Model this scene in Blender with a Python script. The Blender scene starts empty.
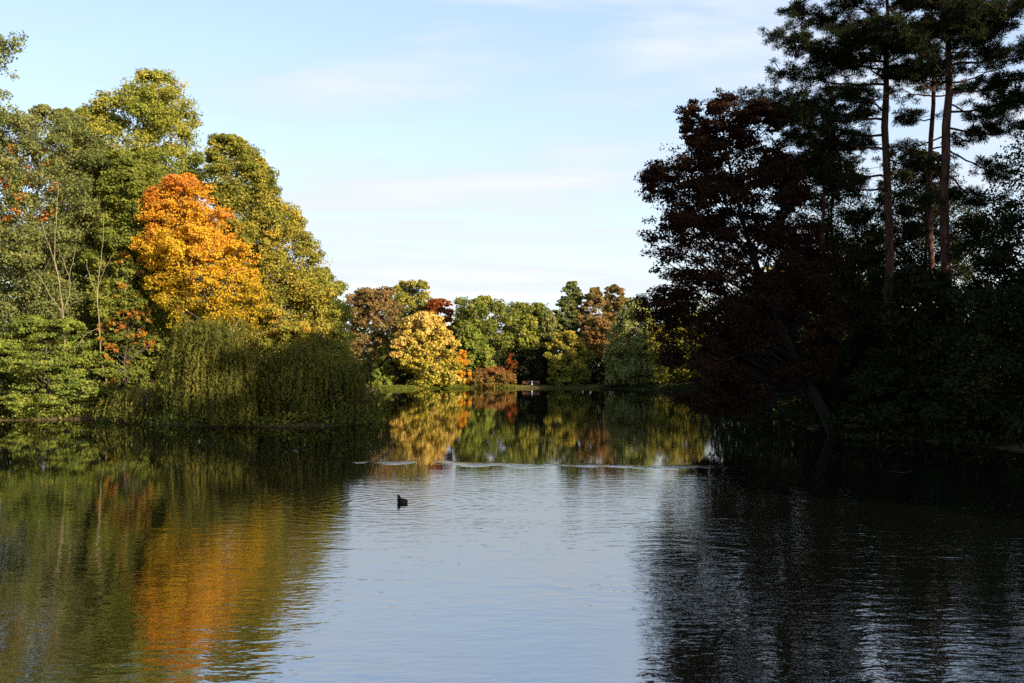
import bpy, math
import numpy as np
from mathutils import Vector

# ------------------------------------------------------------------ basics
C = bpy.context.scene.collection
F_PX, YH, CAM_H = 985.0, 369.0, 4.0          # focal length in photo pixels, horizon row, eye height
def wx(px, D): return (px - 512.0) / F_PX * D
def wz(py, D): return CAM_H + (YH - py) / F_PX * D
RNG = np.random.default_rng(7)

SUN_AZ, SUN_EL = 133.0, 17.5
EXPOSURE = 1.45

def link(o, parent=None):
    C.objects.link(o)
    if parent is not None:
        o.parent = parent
    return o

def mesh_obj(name, V, Q, mat, parent=None, tint=None, smooth=False):
    V = np.asarray(V, np.float32); Q = np.asarray(Q, np.int32)
    me = bpy.data.meshes.new(name)
    me.vertices.add(len(V)); me.vertices.foreach_set('co', V.ravel())
    me.loops.add(Q.size); me.loops.foreach_set('vertex_index', Q.ravel())
    me.polygons.add(len(Q)); me.polygons.foreach_set('loop_start', np.arange(0, Q.size, Q.shape[1], dtype=np.int32))
    if smooth:
        me.polygons.foreach_set('use_smooth', np.ones(len(Q), bool))
    me.update(calc_edges=True)
    if tint is not None:
        a = me.attributes.new('tint', 'FLOAT', 'FACE')
        a.data.foreach_set('value', np.asarray(tint, np.float32))
    me.materials.append(mat)
    return link(bpy.data.objects.new(name, me), parent)

def thing(name, label, cat, loc, group=None):
    o = bpy.data.objects.new(name, None)
    o.location = loc; o['label'] = label; o['category'] = cat
    o.empty_display_size = 0.3
    if group: o['group'] = group
    return link(o)

class Tubes:
    """collects tapered tubes (all quads) into one mesh"""
    def __init__(s): s.V = []; s.Q = []; s.n = 0
    def add(s, path, rad, k=6):
        path = np.asarray(path, float); rad = np.asarray(rad, float)
        n = len(path)
        t = np.gradient(path, axis=0); t /= np.linalg.norm(t, axis=1)[:, None] + 1e-9
        ref = np.array([0.31, 0.95, 0.05]) if abs(t[:, 2]).mean() > 0.6 else np.array([0.05, 0.1, 0.99])
        a = np.cross(t, ref); a /= np.linalg.norm(a, axis=1)[:, None] + 1e-9
        b = np.cross(t, a)
        th = np.arange(k) * 2 * math.pi / k
        ring = path[:, None, :] + rad[:, None, None] * (np.cos(th)[None, :, None] * a[:, None, :] + np.sin(th)[None, :, None] * b[:, None, :])
        i = np.arange(n - 1)[:, None] * k; j = np.arange(k)[None, :]; j2 = (j + 1) % k
        q = np.stack([i + j, i + j2, i + k + j2, i + k + j], -1).reshape(-1, 4) + s.n
        s.V.append(ring.reshape(-1, 3)); s.Q.append(q); s.n += n * k
    def build(s, name, mat, parent): return mesh_obj(name, np.concatenate(s.V), np.concatenate(s.Q), mat, parent, smooth=True)

def curve(p0, p1, p2, n=7):
    t = np.linspace(0, 1, n)[:, None]
    return (1 - t) ** 2 * np.asarray(p0) + 2 * t * (1 - t) * np.asarray(p1) + t ** 2 * np.asarray(p2)

def unit(v): return v / (np.linalg.norm(v, axis=-1, keepdims=True) + 1e-9)

def ball(rng, shape, p=.42):
    d = rng.normal(size=(*shape, 3)); d /= np.linalg.norm(d, axis=-1, keepdims=True) + 1e-9
    return d * rng.random((*shape, 1)) ** p

def leaf_quads(P, N, L, W, rng, T=None):
    n = len(P)
    N = unit(N)
    if T is None: T = rng.normal(size=(n, 3))
    T = unit(T - (T * N).sum(1, keepdims=True) * N)
    B = np.cross(N, T)
    s = rng.uniform(0.5, 1.4, (n, 1))
    V = np.stack([P - T * L * s / 2, P + B * W * s / 2 + T * L * s * 0.08, P + T * L * s / 2, P - B * W * s / 2 + T * L * s * 0.08], 1).reshape(-1, 3)
    return V, np.arange(4 * n, dtype=np.int32).reshape(-1, 4)

# ------------------------------------------------------------------ materials
def new_mat(name):
    m = bpy.data.materials.new(name); m.use_nodes = True
    nt = m.node_tree; nt.nodes.clear()
    out = nt.nodes.new('ShaderNodeOutputMaterial')
    return m, nt, out

def ramp(nt, stops):
    r = nt.nodes.new('ShaderNodeValToRGB'); e = r.color_ramp.elements
    while len(e) < len(stops): e.new(0.5)
    for el, (p, c) in zip(e, stops): el.position = p; el.color = (*c, 1)
    return r

def leaf_mat(name, stops, trans=0.42, gain=0.0, blue=2.3):
    m, nt, out = new_mat(name)
    at = nt.nodes.new('ShaderNodeAttribute'); at.attribute_name = 'tint'
    if gain: stops = [(p, (c[0] * 1.32 * gain, c[1] * 1.33 * gain, c[2] * blue)) for p, c in stops]
    r = ramp(nt, stops)
    nt.links.new(at.outputs['Fac'], r.inputs[0])
    d = nt.nodes.new('ShaderNodeBsdfDiffuse'); t = nt.nodes.new('ShaderNodeBsdfTranslucent')
    mix = nt.nodes.new('ShaderNodeMixShader'); mix.inputs[0].default_value = trans
    nt.links.new(r.outputs[0], d.inputs[0]); nt.links.new(r.outputs[0], t.inputs[0])
    nt.links.new(d.outputs[0], mix.inputs[1]); nt.links.new(t.outputs[0], mix.inputs[2])
    nt.links.new(mix.outputs[0], out.inputs[0])
    return m

def bark_mat(name, c0, c1, scale=3.0):
    m, nt, out = new_mat(name)
    tc = nt.nodes.new('ShaderNodeTexCoord'); mp = nt.nodes.new('ShaderNodeMapping')
    mp.inputs['Scale'].default_value = (1, 1, 0.25)
    nz = nt.nodes.new('ShaderNodeTexNoise'); nz.inputs['Scale'].default_value = scale * 2; nz.inputs['Detail'].default_value = 6
    r = ramp(nt, [(0.35, c0), (0.7, c1)])
    b = nt.nodes.new('ShaderNodeBump'); b.inputs['Distance'].default_value = 0.05; b.inputs['Strength'].default_value = 0.8
    p = nt.nodes.new('ShaderNodeBsdfPrincipled'); p.inputs['Roughness'].default_value = 0.9; p.inputs['Specular IOR Level'].default_value = 0.15
    L = nt.links.new
    L(tc.outputs['Object'], mp.inputs[0]); L(mp.outputs[0], nz.inputs[0]); L(nz.outputs[0], r.inputs[0]); L(r.outputs[0], p.inputs['Base Color'])
    L(nz.outputs[0], b.inputs['Height']); L(b.outputs[0], p.inputs['Normal']); L(p.outputs[0], out.inputs[0])
    return m

def flat_mat(name, c0, c1, rough=0.6, scale=12):
    m = bark_mat(name, c0, c1, scale)
    m.node_tree.nodes['Principled BSDF'].inputs['Roughness'].default_value = rough
    return m

LM = {
 'oak':      leaf_mat('oak_leaves',      [(0.0, (.055, .075, .010)), (0.5, (.125, .125, .016)), (1.0, (.24, .18, .025))], gain=1.4),
 'oak_gold': leaf_mat('turning_leaves',  [(0.0, (.050, .068, .010)), (0.5, (.130, .115, .016)), (0.85, (.24, .165, .02)), (1.0, (.34, .15, .015))], gain=1.42),
 'alder':    leaf_mat('grey_green_leaves', [(0.0, (.042, .052, .016)), (0.5, (.078, .084, .020)), (1.0, (.135, .120, .032))], gain=1.5),
 'green':    leaf_mat('green_leaves',    [(0.0, (.040, .054, .009)), (0.5, (.085, .092, .013)), (1.0, (.15, .135, .02))], gain=1.4),
 'fresh':    leaf_mat('fresh_leaves',    [(0.0, (.042, .062, .010)), (0.5, (.100, .118, .016)), (1.0, (.18, .165, .02))], gain=1.3),
 'yellow':   leaf_mat('orange_yellow_leaves', [(0.0, (.20, .16, .016)), (0.3, (.52, .34, .026)), (0.65, (.60, .30, .028)), (1.0, (.54, .19, .030))], .45),
 'gold':     leaf_mat('pale_yellow_leaves', [(0.0, (.14, .15, .018)), (0.35, (.38, .29, .04)), (0.7, (.52, .34, .08)), (1.0, (.60, .38, .12))], .35),
 'orange':   leaf_mat('orange_leaves',   [(0.0, (.10, .10, .016)), (0.4, (.26, .14, .02)), (1.0, (.40, .12, .025))], .35),
 'red':      leaf_mat('red_leaves',      [(0.0, (.09, .06, .015)), (0.5, (.19, .055, .015)), (1.0, (.27, .05, .014))], .3),
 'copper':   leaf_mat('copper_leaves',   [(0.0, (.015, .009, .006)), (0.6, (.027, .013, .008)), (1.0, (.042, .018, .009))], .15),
 'brown':    leaf_mat('brown_leaves',    [(0.0, (.060, .058, .018)), (0.5, (.125, .085, .032)), (1.0, (.18, .098, .045))], gain=1.15, blue=1.35),
 'rust':     leaf_mat('rust_leaves',     [(0.0, (.06, .052, .018)), (0.5, (.115, .072, .028)), (1.0, (.16, .080, .034))], gain=1.3, blue=1.35),
 'dark':     leaf_mat('shade_dark_leaves',     [(0.0, (.010, .014, .006)), (0.6, (.020, .024, .009)), (1.0, (.040, .036, .012))], .12),  # near-black: shade of bank and undergrowth put into the leaf colour
 'willow':   leaf_mat('willow_leaves',   [(0.0, (.050, .055, .012)), (0.6, (.095, .090, .018)), (1.0, (.18, .14, .025))], gain=0.9, blue=1.2),
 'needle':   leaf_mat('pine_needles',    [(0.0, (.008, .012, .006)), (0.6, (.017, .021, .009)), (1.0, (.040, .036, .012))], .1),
 'berry':    leaf_mat('red_green_leaves', [(0.0, (.10, .11, .02)), (0.5, (.22, .12, .035)), (1.0, (.32, .10, .04))]),
 'conifer':  leaf_mat('conifer_sprays',  [(0.0, (.044, .048, .017)), (0.5, (.080, .080, .028)), (1.0, (.12, .125, .03))], .3, gain=1.9, blue=2.3),
 'grass':    leaf_mat('grass_blades',    [(0.0, (.05, .07, .012)), (0.6, (.13, .14, .02)), (1.0, (.26, .20, .035))]),
}
BK = {
 'oak':  bark_mat('grey_brown_bark', (.035, .028, .02), (.10, .08, .06)),
 'pine': bark_mat('red_pine_bark', (.022, .012, .009), (.095, .042, .026)),
 'pale': bark_mat('pale_bark', (.09, .07, .04), (.24, .19, .11)),
 'dark': bark_mat('dark_bark', (.008, .007, .006), (.020, .016, .013)),
}

# ------------------------------------------------------------------ lake outline and ground
SH = np.array([(-52, 1), (-51, 30), (-46.5, 60), (-41, 76.2), (-37, 77.3), (-33, 77.8), (-29.5, 74), (-25, 70.5), (-18, 68), (-13, 68.5), (-10.5, 71),
   (-11, 82), (-16, 110), (-22, 150), (-26, 185), (-20, 201), (-8, 205), (2, 207.5), (14, 206), (24, 201), (29, 170), (27, 128), (23, 90), (20.5, 70),
   (19.6, 63), (21.3, 56.5), (24.5, 50), (30, 40), (34, 25), (38, 1)], float)
def chaikin(P, n=3):
    for _ in range(n):
        Nx = np.roll(P, -1, 0)
        P = np.stack([0.75 * P + 0.25 * Nx, 0.25 * P + 0.75 * Nx], 1).reshape(-1, 2)
    return P
SHS = chaikin(SH, 2)
SHS += 0.35 * np.stack([np.sin(SHS[:, 1] * 0.9 + SHS[:, 0] * .7), np.cos(SHS[:, 0] * 1.1 + SHS[:, 1] * .5)], 1)

def shore_dist(x, y):
    """signed distance to the lake edge, positive on land"""
    p = np.stack([np.ravel(x), np.ravel(y)], 1)
    best = np.full(len(p), 1e9); inside = np.zeros(len(p), bool)
    A = SHS; Bq = np.roll(SHS, -1, 0)
    for a, b in zip(A, Bq):
        ab = b - a
        t = np.clip(((p - a) @ ab) / (ab @ ab + 1e-9), 0, 1)
        best = np.minimum(best, np.linalg.norm(p - a - t[:, None] * ab, axis=1))
        c = (a[1] > p[:, 1]) != (b[1] > p[:, 1])
        xs = a[0] + (p[:, 1] - a[1]) / (b[1] - a[1] + 1e-12) * ab[0]
        inside ^= c & (p[:, 0] < xs)
    return np.where(inside, -best, best).reshape(np.shape(x))

def ground_z(x, y):
    x = np.asarray(x, float); y = np.asarray(y, float)
    d = shore_dist(x, y)
    lump = 0.10 * np.sin(x * .8 + 1.3 * np.sin(y * .37)) * np.cos(y * .7 + x * .21) + .05 * np.sin(x * 2.1) * np.sin(y * 1.9)
    land = 0.42 * (1 - np.exp(-np.maximum(d, 0) / 0.8)) + 0.018 * np.clip(d, 0, 60) + lump * np.clip(d / 2, 0, 1)
    near = np.clip((6 - y) / 6, 0, 1) * np.clip(d / 3, 0, 1) * (np.abs(x) < 30)
    land = land + 1.7 * near
    return np.where(d > 0, land, -1.2 * (1 - np.exp(np.minimum(d, 0) / 1.5)))
def gz(x, y): return float(ground_z(np.array([x]), np.array([y]))[0])

def build_ground():
    xs = np.unique(np.concatenate([np.linspace(-3000, -140, 12), np.linspace(-140, -60, 30), np.linspace(-60, 60, 180), np.linspace(60, 140, 30), np.linspace(140, 3000, 12)]))
    ys = np.unique(np.concatenate([np.linspace(-600, -30, 8), np.linspace(-30, 40, 50), np.linspace(40, 100, 130), np.linspace(100, 195, 70), np.linspace(195, 225, 50), np.linspace(225, 300, 25), np.linspace(300, 4000, 14)]))
    X, Y = np.meshgrid(xs, ys)
    Z = ground_z(X, Y)
    nx, ny = len(xs), len(ys)
    V = np.stack([X, Y, Z], -1).reshape(-1, 3)
    i = np.arange(ny - 1)[:, None] * nx + np.arange(nx - 1)[None, :]
    Q = np.stack([i, i + 1, i + nx + 1, i + nx], -1).reshape(-1, 4)
    m, nt, out = new_mat('ground_soil_grass'); L = nt.links.new
    geo = nt.nodes.new('ShaderNodeNewGeometry')
    sep = nt.nodes.new('ShaderNodeSeparateXYZ'); L(geo.outputs['Position'], sep.inputs[0])
    n1 = nt.nodes.new('ShaderNodeTexNoise'); n1.inputs['Scale'].default_value = 0.5; n1.inputs['Detail'].default_value = 8
    n2 = nt.nodes.new('ShaderNodeTexNoise'); n2.inputs['Scale'].default_value = 9; n2.inputs['Detail'].default_value = 5
    L(geo.outputs['Position'], n1.inputs[0]); L(geo.outputs['Position'], n2.inputs[0])
    soil = ramp(nt, [(0.3, (.03, .022, .013)), (0.7, (.11, .074, .036))]); L(n2.outputs[0], soil.inputs[0])
    gr = ramp(nt, [(0.3, (.05, .05, .014)), (0.55, (.12, .105, .025)), (0.8, (.20, .12, .04))]); L(n2.outputs[0], gr.inputs[0])
    add = nt.nodes.new('ShaderNodeMath'); add.operation = 'MULTIPLY_ADD'; add.inputs[1].default_value = 0.5
    L(n1.outputs[0], add.inputs[0]); L(sep.outputs[2], add.inputs[2])
    mr = nt.nodes.new('ShaderNodeMapRange'); mr.inputs[1].default_value = .52; mr.inputs[2].default_value = .72
    L(add.outputs[0], mr.inputs[0])
    mx = nt.nodes.new('ShaderNodeMix'); mx.data_type = 'RGBA'
    L(mr.outputs[0], mx.inputs[0]); L(soil.outputs[0], mx.inputs[6]); L(gr.outputs[0], mx.inputs[7])
    b = nt.nodes.new('ShaderNodeBump'); b.inputs['Distance'].default_value = .08; L(n2.outputs[0], b.inputs['Height'])
    p = nt.nodes.new('ShaderNodeBsdfPrincipled'); p.inputs['Roughness'].default_value = .95; p.inputs['Specular IOR Level'].default_value = .1
    L(mx.outputs[2], p.inputs['Base Color']); L(b.outputs[0], p.inputs['Normal']); L(p.outputs[0], out.inputs[0])
    o = mesh_obj('ground', V, Q, m, smooth=True); o['kind'] = 'structure'
    return o
build_ground()

COOT = (wx(402.5, 29.4), 29.4)

def build_water():
    m, nt, out = new_mat('lake_water'); L = nt.links.new
    N = nt.nodes.new
    geo = N('ShaderNodeNewGeometry')
    sep = N('ShaderNodeSeparateXYZ'); L(geo.outputs['Position'], sep.inputs[0])
    def math_(op, a, b=None, c=None, clamp=False):
        n = N('ShaderNodeMath'); n.operation = op; n.use_clamp = clamp
        for k, v in enumerate((a, b, c)):
            if v is None: continue
            if isinstance(v, (int, float)): n.inputs[k].default_value = v
            else: L(v, n.inputs[k])
        return n.outputs[0]
    def noise(scale, sx, sy, detail=2, rot=0.0, rough=.5, dist=0.0):
        mp = N('ShaderNodeMapping'); mp.inputs['Scale'].default_value = (sx, sy, 1); mp.inputs['Rotation'].default_value = (0, 0, rot)
        L(geo.outputs['Position'], mp.inputs[0])
        n = N('ShaderNodeTexNoise'); n.inputs['Scale'].default_value = scale; n.inputs['Detail'].default_value = detail; n.inputs['Roughness'].default_value = rough
        n.inputs['Distortion'].default_value = dist
        L(mp.outputs[0], n.inputs[0]); return n.outputs[0]
    def maprange(v, a, b, c=0.0, d=1.0):
        n = N('ShaderNodeMapRange'); n.interpolation_type = 'SMOOTHSTEP'
        for k, q in zip((1, 2, 3, 4), (a, b, c, d)): n.inputs[k].default_value = q
        L(v, n.inputs[0]); return n.outputs[0]
    X, Y = sep.outputs[0], sep.outputs[1]
    # wind-ruffled near water, calmer far water, with uneven patches
    patch = noise(0.10, 0.8, 1.6, 3, .3)
    near = maprange(math_('ADD', Y, math_('MULTIPLY', patch, 14.0)), 34, 50, 1.0, 0.05)
    patchy = maprange(patch, .35, .65, .55, 1.15)
    left = math_('MULTIPLY', maprange(X, -10, 0, .24, .85), maprange(X, 2.0, 6.0, 1.0, 1.55))
    amp = math_('MULTIPLY', math_('MULTIPLY', near, patchy), left)
    # lines of broken water across the lake
    wob = noise(0.16, 1, .3, 3)
    yy = math_('ADD', Y, math_('MULTIPLY', wob, 5.0))
    yl = math_('ADD', yy, math_('MULTIPLY', X, 0.16))
    ln = math_('ABSOLUTE', math_('SUBTRACT', yl, 43.6))
    band = math_('MULTIPLY', maprange(ln, 0.1, 1.1, 1, 0), maprange(noise(0.9, .8, .5, 4), .42, .74, .0, .8))
    ln2 = math_('ABSOLUTE', math_('SUBTRACT', yy, 50.0))
    band2 = math_('MULTIPLY', maprange(ln2, .1, 2.2, .8, 0), math_('MULTIPLY', maprange(X, -1, 1.5, 0, 1), maprange(X, 4.5, 6.5, 1, 0)))
    band2 = math_('MULTIPLY', band2, .0)
    band = math_('ADD', band, math_('MULTIPLY', band2, maprange(noise(.5, 1, .6, 3), .42, .6, 0, 1)))
    band = math_('MULTIPLY', band, maprange(X, -9, -6, 0, 1))
    w1 = noise(1.5, .7, 1.6, 2, .25, .5, .4)
    w2 = noise(4.2, .75, 1.5, 2, -.3)
    w3 = noise(11.0, .8, 1.3, 2, .1)
    h = math_('ADD', math_('MULTIPLY', w1, .016), math_('ADD', math_('MULTIPLY', w2, .0076), math_('MULTIPLY', w3, .0015)))
    h = math_('MULTIPLY', h, amp)
    hb = math_('MULTIPLY', math_('MULTIPLY', w2, .06), band)
    # rings spreading from the swimming bird
    dx = math_('SUBTRACT', X, COOT[0]); dy = math_('SUBTRACT', Y, COOT[1])
    r = math_('SQRT', math_('ADD', math_('MULTIPLY', dx, dx), math_('MULTIPLY', dy, dy)))
    rr = math_('ADD', r, math_('MULTIPLY', noise(.8, 1, 1, 1), .35))
    ring = math_('MULTIPLY', math_('SINE', math_('MULTIPLY', rr, 15.0)), maprange(r, .2, 7.0, .0014, 0.0))
    # slow swell left by earlier ripples near the right bank
    dx2 = math_('SUBTRACT', X, 3.2); dy2 = math_('SUBTRACT', Y, 21.0)
    r2 = math_('SQRT', math_('ADD', math_('MULTIPLY', dx2, dx2), math_('MULTIPLY', dy2, dy2)))
    r2 = math_('ADD', r2, math_('MULTIPLY', noise(.5, 1, 1, 2), .8))
    ring2 = math_('MULTIPLY', math_('SINE', math_('MULTIPLY', r2, 11.0)), maprange(r2, 2.0, 9.0, .0012, 0.0))
    tot = math_('ADD', math_('ADD', h, hb), math_('ADD', ring, ring2))
    bump = N('ShaderNodeBump'); bump.inputs['Strength'].default_value = 1.0; bump.inputs['Distance'].default_value = 1.0
    L(tot, bump.inputs['Height'])
    p = N('ShaderNodeBsdfPrincipled')
    p.inputs['Base Color'].default_value = (.0025, .003, .0018, 1)
    p.inputs['Roughness'].default_value = .03
    p.inputs['IOR'].default_value = 5.6
    L(bump.outputs[0], p.inputs['Normal']); L(p.outputs[0], out.inputs[0])
    V = [(-75, -10, 0), (60, -10, 0), (60, 222, 0), (-75, 222, 0)]
    o = mesh_obj('lake_water', V, [(0, 1, 2, 3)], m); o['kind'] = 'structure'
build_water()

# ------------------------------------------------------------------ broadleaf trees
def profile(rows, D, base):
    r = np.array(rows, float)
    z = wz(r[:, 0], D) - base[2]
    cx = wx((r[:, 1] + r[:, 2]) / 2, D) - base[0]
    w = (r[:, 2] - r[:, 1]) / 2 / F_PX * D
    o = np.argsort(z)
    return z[o], cx[o], w[o]

def make_crown(rows, D, base, n_leaf, L, W, seed, lobe=.32, n_lobes=26, depth=.85, gap=0.0, tint_grad=0.0, tint_bias=0.0, flat=.62, up=.55, clumps=16, fill=.28):
    rng = np.random.default_rng(seed)
    z, cx, w = profile(rows, D, base)
    zt = np.linspace(z[0], z[-1], 200); wt = np.interp(zt, z, w); ct = np.interp(zt, z, cx)
    pdf = wt ** 1.0 + .15 * wt.max(); pdf /= pdf.sum()
    lobes = []
    wmax = wt.max()
    h0, h1 = zt[0], zt[-1]
    for tries in range(n_lobes * 40):
        if len(lobes) >= n_lobes: break
        k = 199 - int(tries * 5) if tries < 4 else rng.choice(200, p=pdf)
        ww = wt[k]
        lr = lobe * (0.35 * wmax + 0.65 * ww) * rng.uniform(.75, 1.25)
        th = rng.uniform(0, 2 * math.pi); rad = max(ww - lr * .42, 0) * rng.uniform(0.0, 1) ** .40
        zz = min(zt[k], h1 - lr * .55); zz = max(zz, h0 + lr * .3)
        p = np.array([ct[k] + rad * math.cos(th), rad * math.sin(th) * depth, zz])
        f = 1.0 if tries < n_lobes * 12 else .6
        if all(np.linalg.norm(p - q[0]) > f * .42 * (lr + q[1]) for q in lobes):
            lobes.append((p, lr))
    P = []; Nn = []; T = []; clump_c = []
    per = max(4, int(n_leaf / (len(lobes) * clumps)))
    axis = np.array([ct.mean(), 0, zt[0] + .4 * (zt[-1] - zt[0])])
    for (c, lr) in lobes:
        lt = rng.uniform(0, 1)
        m = int(clumps * rng.uniform(.75, 1.3))
        d = unit(rng.normal(size=(m * 3, 3)))
        outw = unit(c - axis)
        keep = (d @ outw > -.55) | (rng.random(m * 3) < .25)
        d = d[keep][:m]
        cc = c + d * lr * rng.uniform(.45, 1.0, (len(d), 1)) * np.array([1, 1, .8])
        for k in range(len(d)):
            if rng.random() < gap: continue
            cr = lr * rng.uniform(.30, .55)
            q = int(per * rng.uniform(.6, 1.4) * (1 if gap == 0 else 1 / (1 - gap)))
            off = ball(rng, (q,)) * cr * np.array([1.15, 1.15, 1.15 * flat])
            pts = cc[k] + off
            nn = .5 * d[k] + np.array([0, 0, up]) + .75 * rng.normal(size=(q, 3)) * .8 + .45 * off / cr
            ct_ = rng.uniform(0, 1)
            tt = .34 * lt + .38 * ct_ + .28 * rng.random(q)
            P.append(pts); Nn.append(nn); T.append(tt); clump_c.append((c, cc[k]))
    nf = int(n_leaf * fill)
    if nf:
        g = 40; mcl = nf // g
        kk = rng.choice(200, size=mcl, p=pdf); th = rng.uniform(0, 2 * math.pi, mcl); rr = wt[kk] * .82 * np.sqrt(rng.random(mcl))
        cc = np.stack([ct[kk] + rr * np.cos(th), rr * np.sin(th) * depth, np.minimum(zt[kk], h1 - .06 * (h1 - h0))], 1)
        sg = .065 * wmax + .12
        off = ball(rng, (mcl, g)) * np.array([sg, sg, sg * flat]) * 1.7
        P.append((cc[:, None] + off).reshape(-1, 3)); Nn.append(rng.normal(size=(mcl * g, 3)) * .8 + np.array([0, 0, up]) + .4 * off.reshape(-1, 3) / sg)
        T.append((.45 * rng.random((mcl, 1)) + .5 * rng.random((mcl, g))).ravel())
    P = np.concatenate(P); Nn = np.concatenate(Nn); T = np.concatenate(T)
    if tint_grad: T = T + tint_grad * ((P[:, 2] - zt[0]) / (zt[-1] - zt[0]) - .5)
    T = np.clip(T + tint_bias, 0, 1)
    gmin = -base[2] + .05
    P[:, 2] = np.maximum(P[:, 2], gmin + .15 * rng.random(len(P)))
    V, Q = leaf_quads(P, Nn, L, W, rng)
    return V, Q, T, lobes, clump_c, (zt, ct, wt)

def tree(name, label, cat, rows, D, leaf, bark='oak', n_leaf=16000, L=.30, W=.21, seed=1, base_px=None, group=None, trunk_r=None, limbs_apart=False, lean=None, twigs=True, za_min=None, **kw):
    r = np.array(rows, float)
    bpx = base_px if base_px is not None else float((r[-1, 1] + r[-1, 2]) / 2)
    bx = wx(bpx, D); bz = gz(bx, D)
    bz = max(bz, -.1)
    base = (bx, D, bz)
    root = thing(name, label, cat, base, group)
    if n_leaf >= 20000 and 74 < D < 100 and leaf != 'dark': n_leaf, L, W = int(n_leaf * 1.35), L * .86, W * .86
    V, Q, T, lobes, cl, (zt, ct, wt) = make_crown(rows, D, base, n_leaf, L, W, seed, **kw)
    rng = np.random.default_rng(seed + 1000)
    mesh_obj('crown', V, Q, LM[leaf], root, T)
    H = zt[-1]
    tr = trunk_r or max(.10, .017 * H)
    if lean is None:
        zs = np.concatenate([[-.4], np.linspace(0, .86 * H, 9)])
        xs = np.interp(zs, np.concatenate([[0], zt]), np.concatenate([[0], ct])) * np.clip(zs / (zt[0] + .3 * H), 0, 1) ** 1.2
        path = np.stack([xs + rng.normal(size=10) * .02 * H * np.linspace(0, .4, 10), rng.normal(size=10) * .012 * H * np.linspace(0, 1, 10), zs], 1)
    else:
        path = np.array(lean, float); zs = path[:, 2]
    rad = tr * (1 - .85 * np.linspace(0, 1, len(path)) ** .9); rad[0] = tr * 1.35
    tb = Tubes(); tb.add(path, rad, 9)
    for (c, lr) in lobes:
        hd = math.hypot(c[0] - np.interp(c[2], zs, path[:, 0]), c[1])
        zlo = za_min or (.22 * H if zt[0] > .2 * H else .06 * H)
        za = np.clip(c[2] - .35 * lr - .75 * hd, zlo, .84 * H)
        a = np.array([np.interp(za, zs, path[:, 0]), np.interp(za, zs, path[:, 1]), za])
        ra = np.interp(za, zs, rad) * (.28 if limbs_apart else .45)
        mid = (a + c) / 2 + np.array([0, 0, -.10 * hd]) + rng.normal(size=3) * .06 * hd
        if limbs_apart:
            lb = Tubes(); lb.add(curve(a, mid, c, 8), np.linspace(ra, .025, 8), 6)
            mine = [b for (cc, b) in cl if cc is c]
            for b in mine[::2]:
                lb.add(curve(c + (a - c) * .25 * rng.random(), (c + b) / 2 + rng.normal(size=3) * .1 * lr, b, 4), np.linspace(.03, .008, 4), 4)
            lb.build('limb', BK[bark], root)
        else:
            tb.add(curve(a, mid, c, 7), np.linspace(ra, .02 + .004 * H * .2, 7), 5)
    if twigs and not limbs_apart:
        for (c, b) in cl[::3]:
            tb.add(curve(c, (c + b) / 2 + rng.normal(size=3) * .12, b, 3), [.03, .02, .008], 3)
    tb.build('trunk', BK[bark], root)
    return root

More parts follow.
